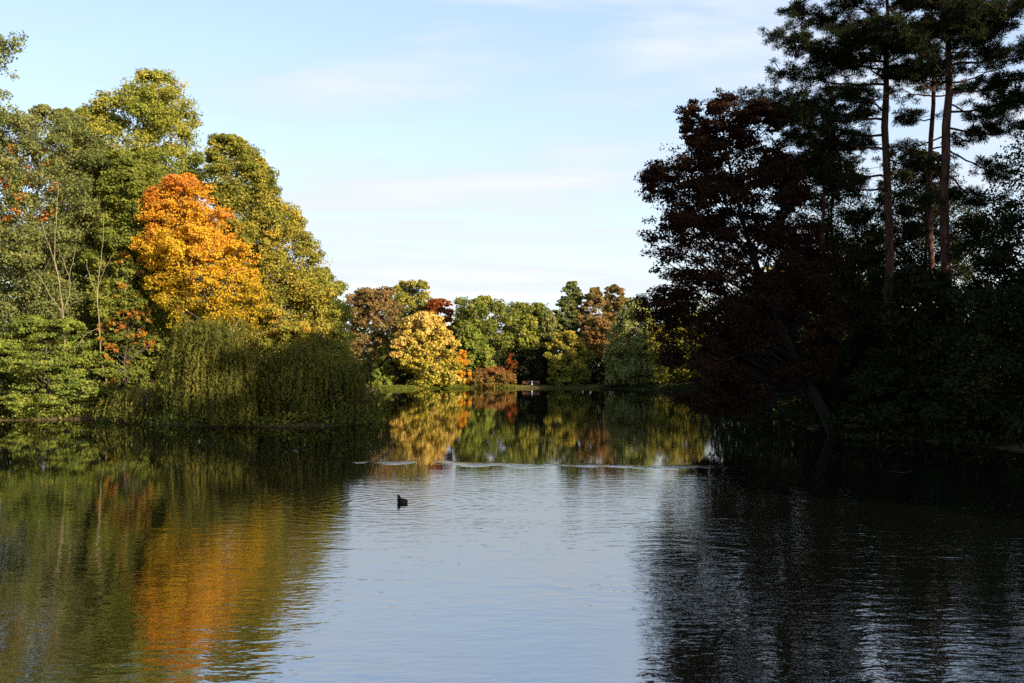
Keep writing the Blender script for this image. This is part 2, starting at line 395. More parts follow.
# ------------------------------------------------------------------ weeping willow
def willow(name, label, cat, rows, D, seed, strands=900, base_px=None, leaf='willow', Ll=.26, Wl=.085, zmin=.12):
    rng = np.random.default_rng(seed)
    r = np.array(rows, float)
    bpx = base_px if base_px is not None else float((r[-1, 1] + r[-1, 2]) / 2)
    bx = wx(bpx, D); base = (bx, D, max(gz(bx, D), .05))
    root = thing(name, label, cat, base)
    z, cx, w = profile(rows, D, base)
    zt = np.linspace(z[0], z[-1], 200); wt = np.interp(zt, z, w); ct = np.interp(zt, z, cx)
    H = zt[-1]
    P = []; Nn = []; Tn = []; T = []
    ends = []
    nb = 36
    boughs = []
    for b in range(nb):
        th = rng.uniform(0, 2 * math.pi); zz = zt[0] + (H - zt[0]) * (rng.uniform(.16, 1) ** .8)
        ww = np.interp(zz, zt, wt) * rng.uniform(.2, 1.0) ** .4
        c = np.array([np.interp(zz, zt, ct) + ww * math.cos(th), ww * math.sin(th) * .8, zz - .3])
        boughs.append((c, rng.uniform(0, 1)))
    for s in range(strands):
        c, bt = boughs[rng.integers(nb)]
        p0 = c + rng.normal(size=3) * np.array([.62, .62, .30])
        out = unit(np.array([p0[0] - np.interp(p0[2], zt, ct), p0[1], 0]))
        Ls = (1.0 + 4.2 * ((bt * 7.3) % 1.0)) * rng.uniform(.6, 1.15)
        zb = max(p0[2] - Ls, zmin - base[2] + rng.random() * .5)
        n = int(max(6, (p0[2] - zb) / .085))
        t = np.linspace(0, 1, n)
        sw = rng.normal(size=2) * .12
        pts = np.stack([p0[0] + out[0] * .5 * np.sqrt(t) + sw[0] * t, p0[1] + out[1] * .5 * np.sqrt(t) + sw[1] * t, p0[2] + .12 * np.sin(t * 3.1) - (p0[2] - zb) * t ** 1.15], 1)
        pts += rng.normal(size=pts.shape) * .05
        P.append(pts); Nn.append(rng.normal(size=(n, 3)) + out * .6)
        tg = np.tile([0, 0, -1.0], (n, 1)) + rng.normal(size=(n, 3)) * .35; Tn.append(tg)
        T.append(.5 * bt + .2 * rng.random() + .3 * rng.random(n))
    P = np.concatenate(P); V, Q = leaf_quads(P, np.concatenate(Nn), Ll, Wl, rng, np.concatenate(Tn))
    mesh_obj('crown', V, Q, LM[leaf], root, np.clip(np.concatenate(T), 0, 1))
    tb = Tubes()
    cm = ct.mean()
    zs = np.linspace(-.4, .6 * H, 7)
    path = np.stack([cm * np.clip(zs / H, 0, 1) + .15 * np.sin(zs), .1 * np.cos(zs * 1.3), zs], 1)
    tb.add(path, np.linspace(.04 * H, .02 * H, 7), 8)
    for (c, _) in boughs:
        k = rng.integers(2, 6); a = path[k]
        mid = (a + c) / 2 + np.array([0, 0, .22 * np.linalg.norm(c[:2] - a[:2])])
        tb.add(curve(a, mid, c, 7), np.linspace(.07, .015, 7), 5)
    tb.build('trunk', BK['oak'], root)
    return root

# ------------------------------------------------------------------ pines
def pine(name, label, px, D, top_py, r0, limbs, seed, lean_top=0.0, auto=(0, 0, 0), group=None):
    """limbs: (attach row, tip px, tip row, depth metres, foliage share, tufts)"""
    rng = np.random.default_rng(seed)
    bx = wx(px, D); base = (bx, D, gz(bx, D))
    root = thing(name, label, 'pine tree', base, group)
    H = wz(top_py, D) - base[2]
    zs = np.linspace(-.4, H, 16)
    path = np.stack([lean_top * (zs / H) ** 1.5 + .14 * np.sin(zs * .42 + seed) + .05 * np.sin(zs * 1.3), .12 * np.cos(zs * .3 + seed), zs], 1)
    rad = r0 * np.interp(zs / H, [0, .05, .6, 1], [1.25, 1, .72, .08])
    tb = Tubes(); tb.add(path, rad, 12); tb.build('trunk', BK['pine'], root)
    specs = []
    for (ap, tp, tr_, dy, share, nt) in limbs:
        za = wz(ap, D) - base[2]
        a = np.array([np.interp(za, zs, path[:, 0]), np.interp(za, zs, path[:, 1]), za])
        D2 = D + dy
        tip = np.array([wx(tp, D2) - bx, dy, wz(tr_, D2) - base[2]])
        specs.append((a, tip, share, nt))
    n_auto, z0, reach = auto
    for k in range(n_auto):
        f = rng.uniform(0, 1); za = H * (z0 + (1 - z0) * .97 * f)
        th = rng.uniform(0, 2 * math.pi); ln = reach * (1 - .72 * f ** 2) * rng.uniform(.6, 1.1)
        a = np.array([np.interp(za, zs, path[:, 0]), np.interp(za, zs, path[:, 1]), za])
        tip = a + np.array([ln * math.cos(th), ln * math.sin(th), ln * rng.uniform(-.05, .45)])
        specs.append((a, tip, rng.uniform(.35, .7), int(3 + (2 + 5 * max(0, f - .3)) * ln)))
    for (a, tip, share, nt) in specs:
        ln = np.linalg.norm(tip - a)
        mid = (a + tip) / 2 + np.array([0, 0, -.10 * ln]) + rng.normal(size=3) * .04 * ln
        cv = curve(a, mid, tip, 10); cv[1:-1] += rng.normal(size=(8, 3)) * .02 * ln ** .7
        lb = Tubes(); lb.add(cv, np.linspace(min(.085, .035 + .009 * ln), .014, 10), 6)
        tc = []
        nt = int(nt * 1.5)
        for q in range(nt):
            f = 1 - share * rng.random() ** 1.1
            s = np.array([np.interp(f, np.linspace(0, 1, 10), cv[:, m]) for m in range(3)])
            side = rng.normal(size=3) * np.array([1, 1, .0]) * (.12 * ln * (1.15 - f) + .50)
            e = s + side + np.array([0, 0, rng.uniform(-.20, .55)])
            tc.append(e)
            if q % 3 == 0: lb.add(curve(s, (s + e) / 2 + np.array([0, 0, -.06]), e, 4), np.linspace(.028, .01, 4), 4)
        lo = lb.build('limb', BK['pine'], root)
        if nt:
            tc = np.array(tc); m = 125
            n = len(tc) * m
            dirs = unit(rng.normal(size=(n, 3)) + np.array([0, 0, .35]))
            rad_ = .36 * rng.random((n, 1)) ** .6
            P = np.repeat(tc, m, 0) + dirs * rad_ * np.array([1, 1, .7])
            nrm = np.cross(dirs, rng.normal(size=(n, 3)))
            V, Q = leaf_quads(P, nrm, .21, .034, rng, dirs)
            T = np.clip(.5 * np.repeat(rng.random(len(tc)), m) + .5 * rng.random(n), 0, 1)
            mesh_obj('needle_foliage', V, Q, LM['needle'], lo, T)
    return root

# ------------------------------------------------------------------ LEFT BANK
tree('oak_tree', 'tallest green oak on the left bank, rounded top against the sky', 'tree',
     [(73, 146, 158), (80, 116, 186), (100, 90, 202), (140, 74, 208), (180, 72, 208), (230, 75, 212), (290, 85, 215), (350, 95, 205)], 92, 'oak', n_leaf=95000, L=.25, W=.18, seed=111, n_lobes=110, lobe=.24)
tree('alder_tree', 'grey green bushy tree at the left edge below the tall oak', 'tree',
     [(106, 25, 50), (116, 5, 78), (140, -25, 102), (180, -40, 112), (230, -45, 112), (300, -40, 104), (360, -30, 98)], 83, 'alder', n_leaf=95000, L=.23, W=.15, seed=12, n_lobes=84, lobe=.23)
tree('ash_tree', 'green tree filling the dip between the grey green tree and the tall oak', 'tree',
     [(108, 66, 92), (128, 52, 116), (170, 48, 128), (240, 48, 130), (340, 55, 128)], 96, 'oak_gold', n_leaf=50000, L=.25, W=.18, seed=22, n_lobes=60, lobe=.26, tint_bias=-.15)
tree('edge_tree', 'tree leaning in at the upper left corner, only its leaf tips in view', 'tree',
     [(25, -75, -40), (40, -85, 12), (65, -95, 27), (90, -105, 14), (115, -120, -10), (250, -130, -30), (330, -120, -40)], 72, 'alder', n_leaf=22000, L=.22, W=.15, seed=13, gap=.2)
tree('leafy_tree', 'dark green tree between the grey green tree and the orange maple', 'tree',
     [(152, 112, 150), (175, 96, 182), (220, 88, 192), (270, 88, 186), (330, 86, 178), (380, 88, 172), (408, 94, 165)], 82.5, 'green', n_leaf=90000, L=.23, W=.165, seed=14, n_lobes=84, lobe=.24)
tree('maple_tree', 'bright orange and yellow maple above the willows', 'tree',
     [(175, 180, 196), (188, 153, 214), (204, 130, 228), (232, 131, 240), (268, 145, 258), (300, 157, 270), (330, 165, 264), (352, 178, 250)], 80, 'yellow', n_leaf=60000, L=.20, W=.15, seed=15, n_lobes=95, lobe=.22, fill=.2, flat=.5, gap=.0, tint_grad=.9, tint_bias=-.04)
tree('oak_tree', 'broad yellowing oak right of the orange maple, sloping down to the right', 'tree',
     [(137, 226, 244), (146, 205, 264), (165, 198, 272), (185, 198, 280), (215, 200, 298), (242, 205, 324), (262, 212, 339), (290, 220, 335), (330, 230, 330), (362, 240, 320)], 90, 'oak_gold', n_leaf=95000, L=.24, W=.175, seed=16, n_lobes=84, lobe=.23, tint_grad=-.2)
tree('lime_tree', 'small yellow green tree at the right end of the left bank, behind the willow', 'tree',
     [(268, 305, 328), (284, 290, 346), (310, 282, 352), (340, 282, 354), (385, 290, 354)], 93, 'oak', n_leaf=50000, L=.23, W=.17, seed=17, n_lobes=70, lobe=.3)
tree('hornbeam_shrub', 'bright green layered shrub at the water on the left bank', 'shrub',
     [(318, 20, 72), (335, -12, 106), (360, -22, 117), (388, -15, 118), (414, 5, 112)], 78.6, 'fresh', n_leaf=36000, L=.22, W=.16, seed=18, n_lobes=46, lobe=.2, fill=.15, flat=.32, up=.9)
tree('shaded_bush', 'bush in shade, its leaves darkened, at the water in the left corner of the bank', 'shrub',
     [(345, -45, 0), (360, -60, 22), (385, -60, 30), (414, -50, 26)], 77.8, 'dark', n_leaf=14000, L=.2, W=.15, seed=19, n_lobes=18)  # bush standing in shadow, the shade carried by its dark leaf colour
tree('young_maple', 'slender young maple with scattered orange leaves left of the orange maple', 'tree',
     [(252, 116, 140), (275, 103, 152), (310, 97, 156), (355, 100, 152), (385, 108, 142)], 79.6, 'orange', n_leaf=2800, L=.22, W=.17, seed=20, fill=0, gap=.5, n_lobes=44, lobe=.2, clumps=7, trunk_r=.08)
tree('red_maple', 'red orange maple mostly hidden by the grey green tree at the left edge', 'tree',
     [(143, 8, 45), (175, -5, 58), (205, -10, 62), (240, 0, 55)], 81.4, 'orange', n_leaf=2400, L=.23, W=.17, seed=21, fill=0, gap=.5, n_lobes=34, lobe=.2, clumps=8, tint_bias=.2, trunk_r=.12)
willow('weeping_willow', 'low drooping willow bush lit by the sun at the left end of the willows', 'willow',
     [(384, 138, 160), (392, 120, 180), (405, 110, 190), (420, 112, 188)], 74.5, 31, strands=420)
willow('weeping_willow', 'weeping willow on the left with a rounded top lit by the sun', 'willow',
     [(318, 205, 232), (324, 190, 246), (336, 176, 258), (355, 167, 267), (385, 163, 272), (424, 168, 276)], 70, 32, strands=1250)
willow('weeping_willow', 'dark weeping willow at the tip of the left bank, trailing into the water', 'willow',
     [(329, 290, 312), (337, 276, 332), (350, 269, 348), (368, 268, 366), (386, 270, 384), (402, 272, 396), (424, 278, 390)], 71.5, 33, strands=1250)

def bare_tree(name, label, stems, D, base_px, r0, mat):
    bx = wx(base_px, D); base = (bx, D, gz(bx, D))
    root = thing(name, label, 'tree', base)
    for k, (pts, ra) in enumerate(stems):
        pa = np.array([(wx(x, D) - bx, dy, wz(y, D) - base[2]) for (x, y, dy) in pts])
        t = np.linspace(0, 1, len(pa)); tt = np.linspace(0, 1, 4 * len(pa))
        pp = np.stack([np.interp(tt, t, pa[:, m]) for m in range(3)], 1) + np.cumsum(np.random.default_rng(k).normal(size=(len(tt), 3)), 0) * .03
        tb = Tubes(); tb.add(pp, np.linspace(ra, .016, len(pp)) * .85, 7)
        tb.build('trunk' if k == 0 else 'limb', mat, root)
bare_tree('bare_tree', 'pale leafless tree with forked branches against the left bank foliage', [
    ([(62, 416, 0), (66, 370, 0), (67, 335, -.4), (68, 312, -.8), (60, 262, -1), (63, 225, -1.2), (65, 190, -1)], .11),
    ([(68, 312, -.8), (76, 298, -1.2), (80, 270, -1.4), (85, 250, -1.4)], .06),
    ([(68, 314, -.8), (58, 296, -1.3), (52, 282, -1.5), (42, 271, -1.6)], .055),
    ([(70, 310, -.8), (80, 303, -1.3), (90, 299, -1.5)], .05),
    ([(67, 325, -.5), (60, 318, -1), (54, 308, -1.2)], .035),
    ([(60, 262, -1), (54, 240, -1.2), (50, 222, -1.2)], .035),
    ([(78, 285, -1.3), (70, 262, -1.5), (66, 250, -1.5)], .03)], 79.2, 62, .1, BK['pale'])
bare_tree('bare_sapling', 'thin pale bare sapling beside the scattered orange leaves', [
    ([(112, 414, 0), (105, 360, -.5), (104, 300, -1.2), (108, 260, -1.3), (109, 215, -1)], .075),
    ([(104, 300, -1.2), (98, 280, -1.4), (95, 262, -1.4)], .03),
    ([(82, 352, -1.4), (95, 335, -1.6), (105, 330, -.9)], .04),
    ([(106, 285, -1.3), (112, 268, -1.4), (118, 258, -1.4)], .03)], 79.4, 112, .1, BK['pale'])

# ------------------------------------------------------------------ FAR BANK
FAR = dict(L=.46, W=.35)
def far(name, label, rows, D, leaf, n=9000, seed=0, **kw):
    a = dict(FAR); a.update(kw)
    a['n_lobes'] = int(a.get('n_lobes', 26) * 1.6)
    wide = .5 if leaf in ('gold', 'yellow', 'red') else .57
    rows = [(py, (xl + xr) / 2 - (xr - xl) * wide, (xl + xr) / 2 + (xr - xl) * wide) for (py, xl, xr) in rows]
    return tree(name, label, a.pop('cat', 'tree'), rows, D, leaf, n_leaf=int(n * 2.0), seed=seed, twigs=False, clumps=a.pop('clumps', 14), **a)
far('oak_tree', 'olive brown oak on the far bank, just right of the dark willow', [(288, 362, 390), (298, 352, 400), (330, 346, 404), (360, 346, 402), (382, 350, 398)], 212, 'brown', 14000, 41, n_lobes=36, lobe=.27, tint_grad=.4)
far('lime_tree', 'round topped olive and orange tree rising behind the yellow maple', [(281, 402, 418), (288, 392, 430), (305, 386, 434), (330, 388, 436), (370, 392, 432)], 232, 'oak_gold', 12000, 42, n_lobes=32, lobe=.28, tint_grad=.35, tint_bias=-.22)
far('red_maple', 'dark red maple on the far bank between the yellow maple and the big green oak', [(299, 428, 446), (308, 424, 456), (330, 428, 458), (370, 432, 458)], 226, 'red', 7000, 43, n_lobes=22)
far('maple_tree', 'pale yellow maple at the water on the far bank', [(313, 418, 432), (322, 396, 446), (340, 389, 458), (358, 392, 466), (374, 398, 470), (386, 404, 468)], 205.6, 'gold', 15000, 44, n_lobes=40, lobe=.22, tint_grad=.55, gap=.12, L=.5, W=.42)
far('orange_shrub', 'small bright orange tree at the right foot of the pale yellow maple', [(350, 460, 468), (360, 456, 470), (375, 456, 472), (386, 458, 470)], 206.4, 'yellow', 2600, 45, n_lobes=12, tint_bias=.15, trunk_r=.1)
far('cypress_shrub', 'pointed green shrub left of the pale yellow maple', [(345, 381, 386), (358, 376, 391), (372, 372, 395), (386, 372, 396)], 207, 'fresh', 3600, 46, n_lobes=14, trunk_r=.1)
far('oak_tree', 'big dark green oak left of centre on the far bank', [(297, 474, 488), (304, 458, 500), (320, 452, 512), (345, 452, 516), (376, 456, 514)], 222, 'green', 15000, 47, n_lobes=40, lobe=.26)
far('willow_tree', 'paler green tree in front of the big dark green oak', [(326, 466, 476), (338, 460, 484), (356, 460, 492), (376, 462, 494)], 213, 'fresh', 7000, 48, n_lobes=22, flat=1.0)
far('lime_tree', 'green domed tree at the middle of the far tree line', [(303, 515, 535), (308, 508, 546), (322, 504, 556), (350, 505, 558), (376, 508, 556)], 228, 'green', 12000, 49, n_lobes=32, lobe=.27)
far('birch_tree', 'slim pale olive birch left of the dark pine on the far bank', [(312, 546, 552), (325, 541, 557), (345, 538, 558), (365, 540, 556)], 221, 'alder', 4800, 50, n_lobes=18, flat=1.1, tint_bias=.25)
far('poplar_tree', 'narrow yellow green poplar in front of the green domed tree', [(316, 524, 534), (330, 519, 540), (350, 518, 540), (366, 520, 538)], 219, 'oak', 4800, 51, n_lobes=18, flat=1.1)
far('sumac_bush', 'small scarlet bush in the shade at the edge of the far lawn', [(354, 509, 514), (362, 506, 518), (372, 507, 518)], 214, 'red', 900, 52, n_lobes=9, cat='shrub', tint_bias=.0, trunk_r=.06)
far('berry_bush', 'long low red green bush at the water left of the bench', [(368, 488, 500), (373, 476, 510), (380, 464, 515), (387, 462, 516)], 209, 'berry', 5200, 53, n_lobes=30, cat='shrub', L=.4, W=.3, lobe=.2, tint_grad=.3, trunk_r=.06)
far('shaded_undergrowth', 'shaded undergrowth with darkened leaves behind the bench on the far lawn', [(350, 520, 545), (360, 512, 556), (375, 510, 562), (384, 512, 562)], 217, 'dark', 7000, 54, n_lobes=26, trunk_r=.15)  # undergrowth in shade, painted in with near-black leaves
far('pine_tree', 'dark pine at the left of the rust coloured group, tall and pointed', [(282, 570, 577), (290, 562, 581), (305, 558, 584), (325, 555, 588), (350, 555, 590)], 226, 'conifer', 9000, 55, n_lobes=34, lobe=.3, flat=.4, tint_bias=-.5)
far('larch_tree', 'thin brown green larch standing right of the dark pine', [(288, 592, 598), (300, 584, 604), (325, 578, 608), (350, 578, 608)], 224, 'brown', 6000, 56, n_lobes=24, lobe=.3, tint_bias=.05)
far('beech_tree', 'rust coloured beech low between the dark pine and the grey green conifer', [(318, 590, 606), (330, 584, 612), (345, 580, 614), (358, 584, 610)], 218, 'rust', 5500, 57, n_lobes=20, tint_bias=.15)
far('beech_tree', 'brown beech with a green tip, topmost of the rust coloured group', [(285, 610, 616), (293, 603, 626), (310, 600, 630), (345, 600, 632)], 230, 'rust', 7500, 58, n_lobes=26, tint_grad=-.3)
far('hawthorn_tree', 'round olive yellow tree on the far lawn, orange at the top', [(332, 560, 576), (342, 551, 585), (356, 548, 590), (370, 549, 591), (381, 553, 588)], 210, 'oak_gold', 9000, 59, n_lobes=34, lobe=.26, tint_grad=.4, tint_bias=-.02, base_px=573)
far('box_bush', 'low green bush under the round olive yellow tree', [(374, 562, 572), (380, 556, 578), (386, 555, 579)], 208.4, 'fresh', 1800, 60, n_lobes=10, cat='shrub', trunk_r=.06, L=.4, W=.3)
far('spruce_tree', 'large grey green cypress hanging to the water beside the dark maple', [(299, 630, 642), (312, 618, 652), (335, 608, 662), (360, 606, 668), (380, 612, 668), (388, 620, 664)], 203, 'conifer', 17000, 61, n_lobes=50, lobe=.22, flat=1.0)
far('rowan_tree', 'little tree with a visible trunk on the lawn left of the cypress', [(366, 608, 614), (371, 604, 617), (378, 606, 616)], 207, 'green', 900, 62, n_lobes=9, trunk_r=.14, base_px=612, tint_bias=.2)
far('lime_tree', 'yellow green tree glimpsed behind the dark maple', [(310, 668, 690), (325, 656, 705), (350, 652, 712), (380, 656, 708)], 190, 'oak_gold', 9000, 63, n_lobes=26)
far('oak_tree', 'sunlit tree glimpsed between the dark maple and the pines', [(262, 780, 830), (285, 765, 850), (320, 760, 860), (370, 765, 855)], 150, 'oak_gold', 9000, 64, n_lobes=26, tint_bias=.1)

def leaf_mass(name, boxes, leaf, n, L, W, seed):
    """woodland too far in to tell tree from tree: one object"""
    rng = np.random.default_rng(seed); P = []; T = []; Nn = []
    tot = sum(b[6] for b in boxes)
    for (x0, x1, y0, y1, z0, z1, wgt) in boxes:
        m = int(n * wgt / tot / 60)
        cx = rng.uniform(x0, x1, m); cy = rng.uniform(y0, y1, m); hh = z1 * (.72 + .28 * np.sin(cx * .55 + seed) * np.sin(cx * .21 + 1) + .1 * np.sin(cy * .8 + cx))
        cz = z0 + (hh - z0) * rng.random(m) ** .8
        cc = np.stack([cx, cy, cz], 1); ctint = rng.random(m)
        off = rng.normal(size=(m, 60, 3)) * np.array([.9, .9, .55]) * (L / .3) ** .5
        P.append((cc[:, None] + off).reshape(-1, 3)); T.append((.5 * ctint[:, None] + .5 * rng.random((m, 60))).ravel())
        Nn.append(rng.normal(size=(m * 60, 3)) + np.array([0, -.2, .6]))
    P = np.concatenate(P); P[:, 2] = np.maximum(P[:, 2], .4)
    V, Q = leaf_quads(P, np.concatenate(Nn), L, W, rng)
    o = mesh_obj(name, V, Q, LM[leaf], None, np.concatenate(T)); o['kind'] = 'stuff'
    return o
leaf_mass('woodland', [(-75, -31, 99, 112, .5, 21, 1.0), (-31, -21, 98, 106, .5, 11, .12)], 'green', 60000, .45, .34, 71)
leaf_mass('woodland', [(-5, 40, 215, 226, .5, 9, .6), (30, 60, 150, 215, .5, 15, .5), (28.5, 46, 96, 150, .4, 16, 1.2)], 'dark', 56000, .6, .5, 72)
leaf_mass('woodland', [(-45, 50, 236, 250, .5, 21, 1.0), (-42, -6, 214, 224, .4, 7.5, .3)], 'green', 46000, .65, .5, 74)
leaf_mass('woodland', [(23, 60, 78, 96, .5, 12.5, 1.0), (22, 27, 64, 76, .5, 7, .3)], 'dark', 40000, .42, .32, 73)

# ------------------------------------------------------------------ RIGHT BANK
D = 59.0
mb = wx(834, 62)
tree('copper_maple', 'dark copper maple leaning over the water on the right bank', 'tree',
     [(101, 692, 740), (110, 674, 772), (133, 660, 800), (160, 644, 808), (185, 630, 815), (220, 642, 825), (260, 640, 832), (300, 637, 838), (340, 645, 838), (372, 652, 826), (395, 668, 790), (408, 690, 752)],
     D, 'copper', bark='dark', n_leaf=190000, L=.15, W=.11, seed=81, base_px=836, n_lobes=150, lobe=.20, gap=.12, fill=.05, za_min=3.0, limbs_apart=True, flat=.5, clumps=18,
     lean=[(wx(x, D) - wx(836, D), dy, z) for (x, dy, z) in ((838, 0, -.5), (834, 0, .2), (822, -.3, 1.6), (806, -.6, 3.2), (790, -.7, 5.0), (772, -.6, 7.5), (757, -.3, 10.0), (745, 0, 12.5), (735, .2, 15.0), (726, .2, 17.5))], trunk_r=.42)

pine('pine_tree', 'tall pine with a red trunk, left of the close pair of trunks', 889, 62, -75, .30, [
    (62, 777, 34, -1.0, .72, 90), (40, 790, 12, .8, .8, 80), (85, 779, 70, .6, .62, 46), (20, 815, -12, -1, .8, 70), (70, 818, 58, 2.2, .7, 60),
    (135, 747, 97, -.6, .66, 90), (120, 790, 98, 1.5, .6, 60), (150, 800, 122, -2.0, .6, 60), (178, 800, 158, .5, .55, 54), (190, 822, 178, -1.6, .5, 36),
    (160, 940, 168, -2.0, .45, 22), (75, 928, 66, 1.8, .5, 26), (45, 935, 24, -1.4, .6, 50), (10, 940, -6, 1.0, .7, 60), (200, 858, 222, 1.6, .4, 22),
    (215, 918, 236, 1.0, .4, 18), (110, 850, 92, -2.5, .6, 40), (55, 850, 30, -2.5, .7, 50)], 91, lean_top=-.3, auto=(24, .66, 3.9))
pine('pine_tree', 'thinner pine standing behind between the two thick red trunks', 929, 67, -55, .22, [
    (165, 893, 158, -.8, .3, 10), (150, 972, 140, .9, .3, 14), (182, 962, 200, -.9, .4, 16), (120, 900, 118, 1.0, .5, 24), (96, 968, 88, 1.2, .4, 18),
    (60, 902, 42, -1.3, .6, 40), (35, 975, 18, 1.2, .6, 46), (205, 905, 214, 1.2, .4, 14), (225, 952, 238, 1.2, .4, 16), (12, 895, -14, 1.0, .7, 40)], 92, lean_top=.35, auto=(20, .66, 3.0))
pine('pine_tree', 'tall pine with the thickest trunk, red and sunlit near the top', 944, 59, -80, .34, [
    (62, 880, 22, -1.2, .7, 70), (50, 1003, 22, -1.6, .7, 70), (30, 1024, 4, .8, .8, 80), (92, 1012, 82, 1.3, .45, 44), (104, 1000, 118, -1.4, .4, 26),
    (128, 1010, 132, .8, .4, 30), (148, 1002, 176, -1.0, .35, 22), (135, 902, 152, -1.2, .18, 10), (82, 905, 70, 1.4, .5, 30), (172, 985, 206, 1.2, .4, 18),
    (66, 1040, 48, 1.0, .6, 70), (20, 985, -20, 1.0, .8, 50), (190, 915, 205, -1.2, .4, 16), (14, 905, -22, -1.0, .8, 50), (112, 1030, 98, -.8, .5, 50), (38, 960, 6, -2.5, .7, 46)], 93, lean_top=.3, auto=(24, .66, 3.9))
pine('pine_tree', 'shorter slim dark pine rising behind the copper maple', 826, 70, 85, .17, [
    (112, 780, 112, .5, .6, 40), (120, 868, 112, .7, .6, 36), (140, 790, 140, -.8, .6, 34), (150, 862, 146, -.9, .6, 30), (165, 798, 172, .8, .5, 24), (175, 850, 182, .8, .5, 22),
    (100, 845, 94, -.8, .7, 24)], 94, lean_top=-.35, auto=(10, .6, 2.4))
tree('birch_tree', 'airy small leaved birch left of the tall pines, sky showing through', 'tree',
     [(140, 815, 840), (165, 795, 868), (205, 782, 888), (250, 778, 892), (300, 785, 890)], 73, 'dark', bark='dark', n_leaf=42000, L=.13, W=.095, seed=95, gap=.3, n_lobes=70, lobe=.2, fill=.6, tint_bias=.2, clumps=22)
tree('birch_tree', 'airy dark birch behind the pair of pine trunks', 'tree',
     [(150, 905, 930), (180, 885, 960), (215, 868, 985), (250, 860, 990), (300, 864, 985)], 75, 'dark', bark='dark', n_leaf=52000, L=.13, W=.095, seed=96, gap=.2, n_lobes=80, lobe=.2, fill=.6, tint_bias=.2, clumps=22)
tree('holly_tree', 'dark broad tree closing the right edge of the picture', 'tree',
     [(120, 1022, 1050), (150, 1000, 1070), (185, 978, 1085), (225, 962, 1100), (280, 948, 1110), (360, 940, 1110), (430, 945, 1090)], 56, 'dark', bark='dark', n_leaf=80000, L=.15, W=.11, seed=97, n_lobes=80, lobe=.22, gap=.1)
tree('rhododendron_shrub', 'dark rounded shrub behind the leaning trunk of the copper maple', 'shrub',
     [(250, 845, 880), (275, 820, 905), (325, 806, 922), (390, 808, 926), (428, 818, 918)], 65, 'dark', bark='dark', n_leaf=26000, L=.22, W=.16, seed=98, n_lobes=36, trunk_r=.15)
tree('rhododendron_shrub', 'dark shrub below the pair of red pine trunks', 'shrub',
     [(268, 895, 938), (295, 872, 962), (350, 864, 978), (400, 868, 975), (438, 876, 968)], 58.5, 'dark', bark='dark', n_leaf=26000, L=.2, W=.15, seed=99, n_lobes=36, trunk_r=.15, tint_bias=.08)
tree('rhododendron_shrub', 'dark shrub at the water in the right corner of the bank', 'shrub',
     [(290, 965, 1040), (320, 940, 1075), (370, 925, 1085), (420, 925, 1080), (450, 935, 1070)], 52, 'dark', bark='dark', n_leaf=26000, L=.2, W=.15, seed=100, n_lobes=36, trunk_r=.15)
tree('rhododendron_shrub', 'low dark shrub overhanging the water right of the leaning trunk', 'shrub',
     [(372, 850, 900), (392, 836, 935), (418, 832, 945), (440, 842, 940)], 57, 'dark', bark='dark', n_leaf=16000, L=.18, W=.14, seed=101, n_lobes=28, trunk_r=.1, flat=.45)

# the rest of the right-hand wood, beyond the edge of the frame (it throws the shade)
def clone(root, loc, rot, sc):
    r = root.copy(); C.objects.link(r); r.location = loc; r.rotation_euler = (0, 0, rot); r.scale = (sc, sc, sc)
    for ch in root.children:
        c = ch.copy(); C.objects.link(c); c.parent = r
    return r
grp = 'tall dark trees of the right-hand wood beyond the frame'
def px_rows(cx_m, Dm, prof):   # profile given in metres
    return [(YH - (z - CAM_H) * F_PX / Dm, 512 + (cx_m - w) * F_PX / Dm, 512 + (cx_m + w) * F_PX / Dm) for (z, w) in prof]
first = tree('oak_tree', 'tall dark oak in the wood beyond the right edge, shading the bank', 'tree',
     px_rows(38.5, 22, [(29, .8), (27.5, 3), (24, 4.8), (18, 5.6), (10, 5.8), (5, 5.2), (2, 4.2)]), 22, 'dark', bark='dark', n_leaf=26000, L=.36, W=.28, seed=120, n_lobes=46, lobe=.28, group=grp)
for (x, y, s, r_) in ((44, 4.5, 1.04, .4), (50, 8, 1.16, 4.4), (42, 13.5, 1.1, 2.0), (36.5, 27.5, 1.0, 3.3), (35.5, 33, 1.03, 1.0), (45, 19, 1.05, 2.2), (44, 29, 1.08, 3.0), (34.5, 42.5, 1.0, 4.0), (42, 39, 1.03, 5.1), (37, 52, .97, .5), (52, 24, 1.1, 2.8), (52, 35, 1.08, 1.7), (46, 49, 1.05, 3.6), (56, 45, 1.08, .9)):
    clone(first, (x, y, gz(x, y)), r_, s)

